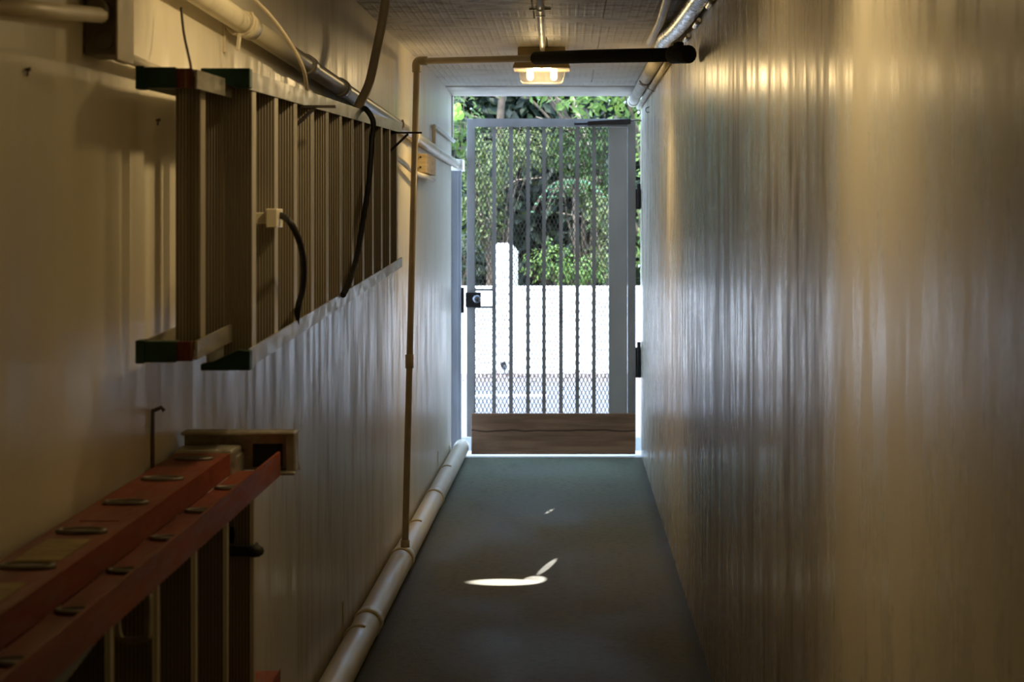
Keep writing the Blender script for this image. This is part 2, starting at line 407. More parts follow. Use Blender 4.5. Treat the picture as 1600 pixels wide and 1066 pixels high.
# ------------------------------------------------------------------ orange extension ladder on its side
OT = 1.066; OB = .555
OY1 = 4.15; OYN = .35
ol = thing('extension_ladder', 'orange fibreglass extension ladder hung sideways low on the left wall', 'ladder', (-.70, 2.6, OB))
def orail_in(z, s):
    return MB().prism([(-.800,0),(-.690,0),(-.690,-s*.045),(-.696,-s*.045),(-.696,-s*.007),(-.794,-s*.007),(-.794,-s*.045),(-.800,-s*.045)], (0,OYN,z), (0,4.10,z))
def orail_out(z, s):
    return MB().prism([(-.687,-s*.040),(-.687,-s*.046),(-.602,-s*.046),(-.596,-s*.050),(-.596,0),(-.602,0),(-.602,-s*.040)], (0,OYN,z), (0,OY1,z))
a = orail_in(OT, 1).build('base_rail', M['orange'], ol)
b = orail_out(OT-.004, 1).build('fly_rail', M['orange'], ol)
orail_in(OB, -1).build('base_rail', M['orange'], ol)
orail_out(OB+.004, -1).build('fly_rail', M['orange'], ol)
def oval(x, Y, z, rx, ry):
    m = MB(); n = 20; pts = []
    m2 = []
    for k in range(n+1):
        t = 2*math.pi*k/n; m2.append((x+rx*math.cos(t), Y+ry*math.sin(t), z))
    m.tube(m2, .0045, 6, False)
    vs = [(p[0], p[1], z+.001) for p in m2[:-1]]
    m.add(vs, [tuple(range(n))]); return m
for k in range(12):
    Y = 3.98 - .307*k
    if Y > OYN+.1:
        oval(-.745, Y, OT+.002, .036, .020).build('rung_end', M['greybox'], a)
def rung(x0, x1, Y, z0, z1, d=.034):
    # D-shaped rung: flat face towards the camera side, rounded back
    pr = [(x0, Y-d/2), (x1-.006, Y-d/2), (x1, Y-d/2+.006), (x1, Y+d/2-.010), (x1-.010, Y+d/2), (x0+.010, Y+d/2), (x0, Y+d/2-.010)]
    return MB().prism(pr, (0,0,z0), (0,0,z1), (1,0,0), (0,1,0))
for k in range(12):
    Y = 3.87 - .303*k
    if Y > OYN+.1:
        rung(-.668, -.606, Y, OB+.05, OT-.05).build('rung', M['tread'], ol, .002)
        oval(-.645, Y, OT-.042, .036, .018).build('rung_end', M['greybox'], b)
for k in range(12):
    Y = 3.98 - .307*k
    if Y > OYN+.1:
        rung(-.772, -.718, Y, OB+.007, OT-.007).build('base_rung', M['tread'], ol, .002)
# end fittings
m = MB(); m.box(-.806, -.684, 4.085, 4.20, OT-.05, OT+.006)
e = m.build('end_boot', M['alu'], ol, .006); e['label'] = 'bare metal boot on the far rail end'
m = MB(); m.box(-.81, -.57, 4.22, 4.234, OT-.052, OT+.030); m.box(-.81, -.57, 4.18, 4.234, OT+.026, OT+.034)
m.box(-.590, -.57, 4.19, 4.234, OT-.052, OT+.03); m.box(-.64, -.57, 4.18, 4.234, OT-.058, OT-.050)
m.box(-.70, -.68, 4.13, 4.234, OT-.052, OT-.01)
e = m.build('end_bracket', M['alu'], ol, .004); e['label'] = 'tarnished metal end bracket'
MB().box(-.664, -.602, 4.214, 4.221, OT-.044, OT+.004).build('slot_cover', M['black'], e)
tag(MB().prism([(-.662,0),(-.600,0),(-.600,.028),(-.662,.028)], (0,3.60,OT-.105), (0,3.60,OT-.104)).build('rung_plate', M['alu'], ol), 'thin metal plate')
# label stickers on the upper rail
def sticker(x0, x1, ya, yb):
    return MB().hexa([(x0,ya,OT+.0005),(x1,ya,OT+.0005),(x1,yb,OT+.0005),(x0,yb,OT+.0005),(x0,ya,OT+.0015),(x1,ya,OT+.0015),(x1,yb,OT+.0015),(x0,yb,OT+.0015)]).build('label_sticker', M['label'], a)
sticker(-.778, -.712, 2.80, 2.99); sticker(-.778, -.712, 2.42, 2.63)
m = MB(); m.box(-.775, -.712, 3.17, 3.26, OT+.0004, OT+.0012); tag(m.build('worn_sticker', M['orange'], a), 'worn patch of an old sticker')
# black tie round the last rung, rung lock
m = MB(); m.box(-.672, -.602, 3.845, 3.895, .895, .915); m.ball((-.602, 3.85, .905), .018, 12, (1,1,.7)); m.box(-.676, -.662, 3.84, 3.85, .87, .915)
tag(m.build('strap', M['black'], ol, .003), 'black strap tied round the last rung')
m = MB(); m.tube(smooth_path([(-.645,2.86,.985),(-.640,2.86,.945),(-.605,2.86,.945),(-.600,2.86,.96),(-.600,2.86,1.01)], 6), .005, 8)
tag(m.build('rung_lock', M['alu'], ol), 'bent wire rung lock')
m = MB(); m.hexa([(-.604,2.30,.985),(-.600,2.30,.985),(-.600,2.62,1.015),(-.604,2.62,1.015),(-.604,2.30,1.015),(-.600,2.30,1.015),(-.600,2.62,1.02),(-.604,2.62,1.02)])
m.hexa([(-.64,2.36,.88),(-.634,2.36,.88),(-.634,2.55,.99),(-.64,2.55,.99),(-.64,2.36,1.0),(-.634,2.36,1.0),(-.634,2.62,1.01),(-.64,2.62,1.01)])
tag(m.build('lock_plate', M['post'], ol), 'blue grey lock plate')

# hooks holding the orange ladder
def hook(Y, label):
    x = wl(Y)
    h = thing('wall_hook', label, 'hook', (x, Y, .98), None)
    MB().bar((x+.004, Y, 1.172), (x+.004, Y, .995), .012, .005, (1,0,0)).build('strip', M['rust'], h)
    MB().tube([(x+.004, Y, 1.168), (x+.02, Y, 1.175), (x+.026, Y, 1.168)], .004, 8).build('hook_tip', M['rust'], h)
    MB().bar((x, Y, .999), (-.69, Y, .999), .014, .006).build('arm', M['dark_iron'], h)
hook(3.93, 'thin rusty metal hook strip on the left wall above the orange ladder')

# ------------------------------------------------------------------ pipes and conduits
dp = thing('drain_pipe', 'long painted drain pipe running along the top of the left wall to the doorway', 'pipe', P(553, 155, 7.0))
A = Vector((-.790, 2.6, EYE+.498)); B = Vector((-.712, 13.12, EYE+.342))
def on(y): return A + (B-A)*((y-A.y)/(B.y-A.y))
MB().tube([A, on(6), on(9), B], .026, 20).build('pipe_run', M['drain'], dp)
for y in (4.82, 5.88, 6.70, 9.6):
    MB().tube([on(y-.05), on(y+.05)], .031, 20).build('coupling', M['drain'], dp)
m = MB().bar(on(12.95), on(13.2), .072, .072); tag(m.build('end_fitting', M['white_wall'], dp), 'white open pipe end')
for y in (4.72, 8.7):
    p = on(y); x = wl(y); pts = []
    m = MB(); m.bar((x+.003, y, p.z+.04), (x+.003, y, p.z-.075), .02, .005, (1,0,0))
    for k in range(9):
        t = -math.pi*.95 + k*math.pi*1.15/8; pts.append((p.x+math.cos(t)*.034, y, p.z+math.sin(t)*.034))
    m.tube(pts, .004, 6); m.bar((p.x, y, p.z-.03), (p.x-.005, y, p.z-.07), .022, .006, (1,0,0))
    m.build('pipe_hanger', M['cream'], dp)

fp = thing('floor_pipe', 'thick cream drain pipe lying along the foot of the left wall', 'pipe', (wl(9)+.052, 9, 0))
def fpp(y, z=.053): return Vector((wl(y)+.056, y, z))
MB().tube([fpp(2), fpp(5), fpp(8), fpp(10.5), fpp(12.6), fpp(13.0)], .050, 28).build('pipe_run', M['pipe_floor'], fp)
for y in (7.35, 8.72, 10.6):
    MB().tube([fpp(y-.05), fpp(y+.05)], .0545, 28).build('coupling', M['pipe_floor'], fp)
for y in (7.05, 9.5, 11.6):
    m = MB(); pts = []
    for k in range(11):
        t = -math.pi*.1 + k*math.pi*.62/10 + math.pi*.45; p = fpp(y); pts.append((p.x+math.cos(t)*.053, y, p.z+math.sin(t)*.053))
    m.tube(pts, .005, 6); m.bar((wl(y)+.003, y, .10), (wl(y)+.003, y, .19), .012, .004, (1,0,0))
    m.build('pipe_strap', M['pipe_floor'], fp)

# slim conduit: up the left wall, elbow, across the ceiling
cy = 9.15
E = P(651, 96, cy); Bt = P(633, 851, 8.62)
cf = thing('conduit', 'tan conduit rising from the floor pipe and crossing under the ceiling', 'conduit', Bt)
MB().tube([Bt, E - Vector((0,0,.03))], .0145, 14).build('upright', M['conduit'], cf)
MB().tube(smooth_path([E-Vector((0,0,.05)), E-Vector((0,0,.012)), E+Vector((.012,0,.002)), E+Vector((.05,0,.002))], 5), .0205, 14).build('elbow', M['conduit'], cf)
W = Vector((.448, 7.35, EYE+.603))
D = E + (W-E)*.494
MB().tube([E+Vector((.04,0,.002)), D, W], .0145, 14).build('crosspiece', M['conduit'], cf)
pz = E + (Bt-E)*.635
MB().tube([pz+Vector((0,0,.03)), pz-Vector((0,0,.03))], .019, 14).build('coupling', M['conduit'], cf)
MB().tube([Bt+Vector((0,0,.02)), Bt-Vector((0,0,.012))], .02, 14).build('bottom_collar', M['conduit'], cf)
fs = MB().tube([D, D+(W-D)*.35+Vector((0,0,.002)), D+(W-D)*.8, W-(W-D)*.03], .027, 16).build('foam_sleeve', M['foam'], cf)
fs['label'] = 'thick black foam sleeve round the right half'
u = (W-D).normalized()
m = MB().tube([W-u*.10, W+u*.012], .034, 14); m.bar(W-u*.06+Vector((0,0,.045)), W-u*.05-Vector((0,0,.02)), .03, .03)
tag(m.build('tape_wrap', M['black'], fs, .004), 'black tape knot at the wall end')

# diagonal conduit dropping behind the stepladder
m = MB().tube(smooth_path([P(604,-12,7.16), P(598,30,7.12), P(588,80,7.10), P(577,130,6.9), P(562,162,6.75), P(557,173,6.75)], 8), .0165, 14)
tag(m.build('conduit_drop', M['conduit'], None, 0, P(588,80,7.10)), 'tan bent conduit slanting from the ceiling down behind the stepladder', 'conduit')

# upper left box and conduits
jb = thing('junction_box', 'grey junction box with a cream side on the upper left wall', 'electrical box', (wl(3.45), 3.45, EYE+.28))
x = wl(3.44)
MB().box(x+.001, x+.058, 3.395, 3.50, EYE+.277, EYE+.425).build('case', M['greybox'], jb, .004)
MB().box(x+.058, x+.062, 3.385, 3.51, EYE+.268, EYE+.43).build('cover', M['cream'], jb, .002)
k0 = Vector((x+.034, 3.392, EYE+.302)); pts = [(k0.x+.017*math.cos(t*math.pi/8), k0.y+.001, k0.z+.017*math.sin(t*math.pi/8)) for t in range(17)]
MB().tube(pts, .0022, 6, False).build('knockout', M['greybox'], jb)
MB().tube([(x+.03, 3.36, EYE+.353), (x+.03, 3.396, EYE+.354)], .017, 14).build('connector', M['greybox'], jb)
m = MB().tube([P(-60, 4, 2.72), P(158, 24, 3.375)], .0135, 14)
tag(m.build('conduit_stub', M['cream'], None, 0, P(100, 20, 3.2)), 'cream conduit running into the grey junction box at upper left', 'conduit')
lc = thing('wall_conduit', 'thin cream conduit on the left wall leaving the junction box behind the ladder', 'conduit', P(210, 92, 3.62))
ca = P(203, 92, 3.604); cb = Vector((wl(8.0)+.014, 8.0, EYE+.29))
c0 = Vector((ca.x, 3.512, ca.z))
MB().tube([c0, ca, Vector((wl(4.2)+.014, 4.2, EYE+.285)), cb], .010, 12).build('pipe_run', M['cream'], lc)
MB().tube([c0, c0+Vector((0,.06,0))], .013, 12).build('connector', M['cream'], lc)

# block, grey tube and square loop near the doorway
Yb = 10.6; xb = wl(Yb)
bl = thing('wood_block', 'cream painted wooden block fixed to the left wall below the drain pipe near the doorway', 'block', (xb, Yb, 1.8))
p0 = P(664, 240, 9.9); p1 = P(664, 270, 9.9)
m = MB(); m.box(wl(10.2)+.003, wl(10.2)+.068, 9.90, 10.6, p1.z, p0.z)
m.build('body', M['block'], bl, .003)
for q in ((9.93,.03),(9.93,-.02)):
    MB().tube([(wl(10)+.04, 9.885, (p0.z+p1.z)/2+q[1]), (wl(10)+.04, 9.9, (p0.z+p1.z)/2+q[1])], .005, 8).build('nail', M['dark_iron'], bl)
m = MB().tube(smooth_path([(wl(8.2)+.02,8.2,p1.z+.075),(wl(9.0)+.03,9.0,p1.z+.03),(wl(9.6)+.04,9.6,p1.z-.008),(wl(10.2)+.06,10.0,p1.z-.018),(wl(11)+.03,10.9,p1.z-.02)], 6), .012, 10)
tag(m.build('grey_tube', M['white_pipe'], None, 0, (wl(9)+.03, 9, p1.z)), 'thin grey tube sagging under the cream wooden block', 'tube')
m = MB()
xa = lambda y: wl(y)+.016
pts = [(xa(11.1), 11.1, EYE+.412), (xa(11.1), 11.1, EYE+.50), (xa(11.14), 11.14, EYE+.512), (xa(12.8), 12.8, EYE+.49)]
m.tube(pts, .011, 10)
tag(m.build('bent_conduit', M['white_pipe'], None, 0, (xa(12), 12, EYE+.5)), 'thin white conduit bent at a right angle beside the doorway on the left wall', 'conduit')
# ceiling conduit to the lamp
cc = thing('ceiling_conduit', 'thin white conduit along the ceiling feeding the lamp', 'conduit', (-.11, 8, CEIL))
MB().tube([(-.085, 5.5, 2.345), (-.113, 9.44, 2.345)], .0125, 12).build('pipe_run', M['white_pipe'], cc)
MB().tube([(-.099, 7.5, 2.345), (-.0995, 7.56, 2.345)], .017, 12).build('coupling', M['white_pipe'], cc)
m = MB().bar((-.145, 7.72, 2.357), (-.06, 7.72, 2.357), .02, .004); m.bar((-.12, 7.72, 2.331), (-.082, 7.72, 2.331), .02, .003)
m.build('pipe_clip', M['dark_iron'], cc)

# ducts in the right ceiling corner
rd = thing('silver_duct', 'silver taped flexible pipe in the right ceiling corner', 'pipe', (.43, 8, 2.3))
pts = smooth_path([(.455, 5.6, 2.29), (.452, 7.0, 2.30), (.440, 7.9, 2.305), (.425, 8.5, 2.318), (.43, 9.0, 2.322), (.43, 9.3, 2.322)], 8)
MB().tube(pts, .033, 16).build('pipe_run', M['silver'], rd)
for y in (6.6, 7.3, 7.9):
    MB().tube([(.4775, y-.13, 2.262), (.4775, y+.13, 2.262)], .008, 8).build('tape_strip', M['silver'], rd)
m = MB().tube([(.345, 5.6, 2.336), (.36, 7.0, 2.336), (.378, 8.0, 2.338), (.375, 9.0, 2.34)], .017, 12)
tag(m.build('thin_pipe', M['white_pipe'], None, 0, (.39, 7.5, 2.33)), 'thin grey white pipe beside the silver taped pipe under the ceiling', 'pipe')
wp = thing('corner_pipe', 'white painted pipe pair in the right ceiling corner near the doorway', 'pipe', (.44, 11, 2.3))
MB().tube([(.440, 9.32, 2.318), (.438, 11, 2.318), (.437, 13.02, 2.312)], .033, 16).build('pipe_run', M['white_pipe'], wp)
MB().tube([(.470, 9.2, 2.270), (.470, 13.0, 2.268)], .0145, 12).build('lower_pipe', M['white_pipe'], wp)
for y in (11.0,):
    m = MB(); pts = [(.438+.036*math.cos(t), y, 2.318+.036*math.sin(t)) for t in [k*math.pi/8-math.pi*.9 for k in range(10)]]
    m.tube(pts, .004, 6); m.bar((.40, y, 2.29), (.486, y, 2.245), .012, .004); m.build('pipe_strap', M['greybox'], wp)
MB().tube([(.437, 12.9, 2.312), (.437, 13.06, 2.312)], .038, 16).build('pipe_end', M['white_pipe'], wp)
# small hook and nails
m = MB().tube([(.490, 11.7, 2.20), (.470, 11.7, 2.195), (.466, 11.7, 2.18), (.474, 11.7, 2.168), (.490, 11.7, 2.17)], .003, 8)
tag(m.build('wire_staple', M['dark_iron'], None, 0, (.48, 11.7, 2.18)), 'small wire loop on the right wall near the doorway top', 'hook')
def nail(px, py, Y, label):
    p = P(px, py, Y); p.x = wl(Y); m = MB().tube([p, p+Vector((.008,0,.001))], .0022, 8); m.tube([p+Vector((.007,0,.001)), p+Vector((.0085,0,.001))], .0035, 8)
    m.bar(p+Vector((.005,0,.003)), p+Vector((.003,0,-.010)), .003, .003)
    tag(m.build('nail', M['rust'], None, 0, p), label, 'nail')
nail(242, 188, 3111*.822/643, 'small dark nail in the left wall left of the stepladder')
nail(39, 109, 3111*.828/846, 'small nail in the upper left wall left of the grey junction box')

# ------------------------------------------------------------------ cables
def cable(name, pts, r, m, label, cat='cable'):
    o = MB().tube(smooth_path(pts, 9), r, 10)
    o = o.build(name, m, None, 0, pts[0]); tag(o, label, cat); return o
cable('cream_cable', [P(385,-12,4.60), P(420,22,4.62), P(452,65,4.66), P(474,108,4.72), P(480,148,4.88), Vector((-.642,4.93,ftop(4.93)+.005))], .0048, M['conduit'], 'thin cream cable curving down onto the stepladder top rail')
cable('hanging_wire', [P(283,12,3.95), P(287,50,3.93), P(293,80,3.88), P(298,104,3.80), Vector((-.712,3.76,rtop(3.76)+.004))], .0026, M['dark_iron'], 'thin dark wire hanging from the pipe down to the stepladder foot', 'wire')
yk = 6.15
cable('power_cable', [Vector((-.69,6.7,ftop(6.7)+.006)), Vector((-.65,6.35,ftop(6.35)+.010)), Vector((-.612,6.08,ftop(6.0)+.004)), P(583,190,6.05), P(581,220,6.05), P(577,280,6.02), P(568,340,5.92), P(558,400,5.75), P(546,440,5.55), Vector((-.614,5.47,fbot(5.47)+.034))], .0085, M['black'], 'thin black cable looped over the stepladder rail and hanging across its steps')
cable('black_cable', [P(432,337,4.22), P(442,338,4.20), P(455,350,4.18), P(468,378,4.22), P(474,410,4.32), P(473,450,4.42), Vector((-.612,4.55,fbot(4.55)+.075)), Vector((-.628,4.62,fbot(4.62)+.02))], .0072, M['black'], 'short thick black cable drooping from the pale clip on the stepladder')

# ------------------------------------------------------------------ ceiling lamp
YL = 9.42; XL = (846-885)*YL/F
lamp = thing('ceiling_lamp', 'lit twin bulb ceiling lamp with tan metal pan and glass cover', 'lamp', (XL, YL+.13, CEIL))
MB().box(XL-.113, XL+.113, YL+.02, YL+.24, 2.292, CEIL-.0005).build('ceiling_box', M['lampbase'], lamp, .004)
m = MB(); z = EYE+.708
m.hexa([(XL-.137,YL-.01,z),(XL+.137,YL-.01,z),(XL+.137,YL+.27,z),(XL-.137,YL+.27,z),(XL-.125,YL,2.294),(XL+.125,YL,2.294),(XL+.125,YL+.26,2.294),(XL-.125,YL+.26,2.294)])
m.build('pan', M['lampbase'], lamp, .003)
zt, zb = z-.001, EYE+.646
def ring(d, zz): return [(XL-.113+d,YL+.01+d,zz),(XL+.113-d,YL+.01+d,zz),(XL+.113-d,YL+.25-d,zz),(XL-.113+d,YL+.25-d,zz)]
g = MB(); v = ring(0,zt)+ring(.012,zb+.008)+ring(.022,zb)
g.add(v, [(0,1,5,4),(1,2,6,5),(2,3,7,6),(3,0,4,7),(4,5,9,8),(5,6,10,9),(6,7,11,10),(7,4,8,11),(8,9,10,11)])
g.build('glass_cover', M['glass'], lamp)
for sx in (-.055, .058):
    m = MB().tube([(XL+sx, YL+.09, zt-.0005), (XL+sx, YL+.09, zb+.024)], .0165, 14); m.ball((XL+sx, YL+.09, zb+.024), .0165)
    m.build('bulb', M['bulb'], lamp)
# ------------------------------------------------------------------ gate
YG = 13.0
def gx(px): return (px-885)*YG/F
def gz(py): return EYE+(340-py)*YG/F
gate = thing('metal_gate', 'grey steel security gate with vertical bars, expanded mesh and wooden kick board', 'gate', (gx(860), YG, .01))
fm = MB(); ft = .02
fm.box(gx(729.5), gx(742), YG-ft, YG+ft, .12, gz(186)); fm.box(gx(742), gx(980), YG-ft, YG+ft, gz(198.5), gz(186))
fm.box(gx(980.5), gx(993), YG-ft-.01, YG+ft, .04, gz(190)); fm.box(gx(742), gx(980), YG-ft, YG+ft, .12, .17)
fm.build('frame', M['gate'], gate, .002)
tag(MB().box(gx(951), gx(980), YG-.026, YG-.006, .1, gz(199)).build('side_plate', M['gate_plate'], gate, .002), 'wide pale grey plate down the hinge side')
for px in (772, 798.5, 825, 850, 876.5, 902, 928):
    w = .0095; MB().box(gx(px)-w-.0025, gx(px)+w+.0025, YG-.009, YG+.009, .17, gz(198.5)).build('bar', M['gate'], gate)
mm = MB(); SW, LW = .0258, .056; t = .0021
xa0, xa1 = gx(742), gx(951); za0, za1 = .18, gz(199)
ym = YG+.014; k = 0
x = xa0
cut = (gx(744), gx(770), gz(479), gz(453))
while x < xa1 - SW*.4:
    zz = za0
    while zz < za1 - LW*.4:
        for (u0, v0, u1, v1) in ((0,0,.5,.5),(.5,.5,1,1),(0,1,.5,.5),(.5,.5,1,0)):
            a0 = (x+u0*SW, ym, zz+v0*LW); a1 = (min(x+u1*SW, xa1), ym, min(zz+v1*LW, za1))
            cxm, czm = (a0[0]+a1[0])/2, (a0[2]+a1[2])/2
            if cut[0] < cxm < cut[1] and cut[2] < czm < cut[3]: continue
            d = Vector((a1[0]-a0[0], 0, a1[2]-a0[2]))
            if d.length < 1e-4: continue
            nn = Vector((d.z, 0, -d.x)).normalized()*t*(1 if v0 < v1 else 1)
            q0 = Vector(a0); q1 = Vector(a1); dy = Vector((0,.0012,0))
            mm.hexa([q0-nn-dy, q0+nn-dy, q1+nn-dy, q1-nn-dy, q0-nn+dy, q0+nn+dy, q1+nn+dy, q1-nn+dy])
        zz += LW
    x += SW
mm.build('mesh_screen', M['mesh'], gate)['label'] = 'diamond expanded metal screen'
lk = MB().box(gx(728), gx(751.5), YG-.045, YG+.03, gz(480), gz(457)).build('lock_box', M['blackmetal'], gate, .003)
m = MB().ball((gx(745.5), YG-.085, gz(466.5)), .027, 16); m.tube([(gx(745.5), YG-.045, gz(466.5)), (gx(745.5), YG-.075, gz(466.5))], .012, 12)
m.build('door_knob', simple('dark_steel', (.20, .21, .24), .3, .8, .1, 10), lk)
for zz in (453, 480): MB().box(gx(742), gx(772), YG-.012, YG+.012, gz(zz+1.5), gz(zz-1.5)).build('lock_guard', M['gate'], gate)
kb = MB().box(gx(737), gx(992.5), YG-.052, YG-.031, .009, gz(645)); tag(kb.build('kick_board', M['wood'], gate, .003), 'brown weathered wooden kick board')
dc = MB(); dc.hexa([(gx(918),YG-.075,gz(197)),(gx(985),YG-.075,gz(194.5)),(gx(985),YG-.022,gz(194.5)),(gx(918),YG-.022,gz(197)),(gx(918),YG-.075,gz(190)),(gx(985),YG-.075,gz(186)),(gx(985),YG-.022,gz(186)),(gx(918),YG-.022,gz(190))])
dc.tube([(gx(897), YG-.045, gz(194)), (gx(918), YG-.045, gz(193.5))], .010, 10)
d0 = dc.build('door_closer', M['blackmetal'], gate, .003)
MB().tube([(gx(985), YG-.05, gz(189)), (gx(997), YG-.05, gz(188)), (.486, YG-.04, gz(189))], .006, 8).build('closer_arm', M['greybox'], d0)
for (ya, yb) in ((296, 327), (543, 590)):
    m = MB().box(gx(991.5), WR-.001, YG-.02, YG+.02, gz(yb), gz(ya)); m.tube([(gx(998), YG-.022, gz(yb-3)), (gx(998), YG-.022, gz(ya-9))], .013, 12)
    tag(m.build('hinge', M['blackmetal'], gate, .002), 'black steel hinge')
# left gate post
gp = thing('gate_post', 'blue grey steel gate post beside the left wall end', 'post', (-.735, 13.08, 0))
m = MB(); m.box(-.83, -.690, 13.06, 13.10, -.003, 1.862); m.box(-.712, -.690, 13.03, 13.06, -.003, 1.862); m.box(-.79, -.765, 13.045, 13.06, -.003, 1.862)
m.build('channel', M['post'], gp, .002)
MB().box(-.690, -.672, 13.06, 13.09, gz(490), gz(450)).build('strike_plate', M['blackmetal'], gp)

# ------------------------------------------------------------------ outside
p = thing('white_post', 'white square post standing behind the white garden wall', 'post', (-.63, 20.5, .6))
m = MB().hexa([(-.735,20.4,.6),(-.56,20.4,.6),(-.56,20.6,.6),(-.735,20.6,.6),(-.725,20.4,1.285),(-.55,20.4,1.285),(-.55,20.6,1.285),(-.725,20.6,1.285)])
m.build('shaft', M['white_wall'], p, .008)
m = MB().hexa([(-.55,20.42,.6),(-.50,20.46,.6),(-.50,20.6,.6),(-.55,20.6,.6),(-.55,20.42,1.27),(-.50,20.46,1.20),(-.50,20.6,1.20),(-.55,20.6,1.27)])
m.build('side_flange', M['white_pipe'], p)
dt = thing('wall_spout', 'small dark spout low on the white garden wall', 'spout', P(787, 569, 20.0))
q = P(787, 569, 20.05)
MB().tube([q, q-Vector((0,.10,.005))], .030, 12).build('collar', M['blackmetal'], dt)
MB().tube([q-Vector((0,.08,0)), q-Vector((-.01,.13,.01)), q-Vector((-.01,.14,.045))], .014, 10).build('spout', M['blackmetal'], dt)

def leaf_mesh(mb, c, size, nrm, wid=.42):
    c = Vector(c); n = Vector(nrm).normalized()
    a = Vector((random.uniform(-1,1), random.uniform(-1,1), random.uniform(-1.2,.4)))
    d = (a - n*a.dot(n)); d = d.normalized() if d.length > .05 else n.orthogonal().normalized()
    s = d.cross(n)
    L = size
    mb.add([c, c+d*L*.45+s*L*wid*.5+n*L*.06, c+d*L, c+d*L*.45-s*L*wid*.5+n*L*.06, c+d*L*.45-n*L*.03], [(0,1,4),(1,2,4),(2,3,4),(3,0,4)])
def foliage(blobs, count, size, wid=.42):
    mb = MB(); tot = sum(b[3]*b[4]*b[5] for b in blobs)
    for b in blobs:
        for k in range(int(count*b[3]*b[4]*b[5]/tot)):
            while True:
                v = Vector((random.gauss(0,1), random.gauss(0,1), random.gauss(0,1)))
                if v.length > .1: break
            v.normalize(); rr = random.uniform(.45, 1.08)
            p = Vector((b[0]+v.x*rr*b[3], b[1]+v.y*rr*b[4], b[2]+v.z*rr*b[5]))
            if p.z < .64: p.z = .64 + random.random()*.1
            leaf_mesh(mb, p, size*random.uniform(.65, 1.3), v + Vector((random.uniform(-.8,.8), random.uniform(-.9,.3), random.uniform(-.1,1.1))), wid)
    return mb
def shrub(name, label, cat, loc, blobs, n, size, m, group=None, wid=.42, stems=5, bark='bark', r=.014):
    t = thing(name, label, cat, loc, group)
    foliage(blobs, n, size, wid).build('leaves', M[m], t)
    sm = MB(); L = Vector(loc)
    for b in blobs:
        for k in range(stems):
            e = Vector((b[0]+random.uniform(-.8,.8)*b[3], b[1]+random.uniform(-.8,.8)*b[4], b[2]+random.uniform(.1,.9)*b[5]))
            mid = (L+e)/2 + Vector((random.uniform(-.1,.1), 0, random.uniform(0,.15)))
            sm.tube(smooth_path([L-Vector((0,0,.04)), mid, e], 4), [r*(1-i*.09) for i in range(9)], 6)
    sm.build('stems', M[bark], t); return t
H = 'shrubs and trees beyond the garden wall'
G0 = .62
dk = MB()
shrub('hedge', 'tall dark hedge filling the back behind all shrubs', 'hedge', (0,26.5,G0), [(-4,26.5,2.2,1.6,.7,1.9),(-1.5,26.6,2.7,1.8,.7,2.4),(1.0,26.5,2.6,1.8,.7,2.4),(3.4,26.5,2.4,1.7,.7,2.2),(-.5,27.2,4.6,4.5,.6,1.2),(-.2,27.4,1.8,2.2,.5,1.3)], 36000, .24, 'leaf_dark', H, .5, 4, r=.03)
shrub('bush', 'mid green bush at the left edge of the doorway view', 'shrub', (-1.55,22.6,G0), [(-1.45,22.6,1.7,.42,.5,.75),(-1.35,22.7,2.55,.42,.5,.5),(-2.3,22.7,1.7,.7,.5,.9)], 2600, .085, 'leaf_mid', H)
shrub('bush', 'speckled olive bush behind the upper left gate bars', 'shrub', (-.75,22.2,G0), [(-.85,22.2,2.15,.30,.35,.45),(-.45,22.3,2.35,.32,.3,.3),(-.95,22.3,1.55,.3,.3,.35)], 1500, .075, 'leaf_olive', H)
shrub('tree', 'leafy tree with bright leaves hanging over the gate top at right', 'tree', (1.3,22.6,G0), [(.45,22.2,2.95,.75,.4,.28),(-.35,22.6,3.15,.6,.35,.22),(1.3,22.6,3.1,.8,.5,.6),(2.4,22.8,2.6,.8,.5,.9)], 2400, .12, 'leaf_bright', H, .45, 4, r=.035)
shrub('bush', 'rounded mid green bush behind the middle gate bars', 'shrub', (.25,22.5,G0), [(.35,22.5,1.95,.40,.35,.30),(.10,22.5,2.35,.42,.35,.30),(.6,22.6,2.5,.3,.3,.25)], 1500, .08, 'leaf_mid', H)
shrub('bush', 'low light green plants just above the white wall behind the middle bars', 'shrub', (-.05,20.75,G0), [(-.15,20.8,1.08,.30,.15,.22),(.15,20.8,.98,.25,.15,.18)], 520, .07, 'leaf_bright', H, .4, 4, r=.006)
shrub('bush', 'leafy green shrub in the gap right of the gate', 'shrub', (.95,21.4,G0), [(.92,21.4,1.55,.22,.25,.6),(1.0,21.5,2.5,.25,.25,.5),(1.6,21.6,1.5,.4,.3,.7)], 1500, .085, 'leaf_bright', H)
shrub('bush', 'small dull bush above the white wall behind the lock', 'shrub', (-1.1,21.2,G0), [(-1.05,21.2,1.1,.25,.2,.3),(-1.7,21.2,1.1,.35,.2,.35)], 700, .07, 'leaf_dark', H, .45, 5, r=.008)
shrub('bush', 'olive bush low behind the right hand gate bars', 'shrub', (.5,21.4,G0), [(.5,21.5,1.15,.28,.25,.3),(.40,21.6,1.6,.25,.2,.25)], 620, .075, 'leaf_olive', H, .4, 5, r=.008)
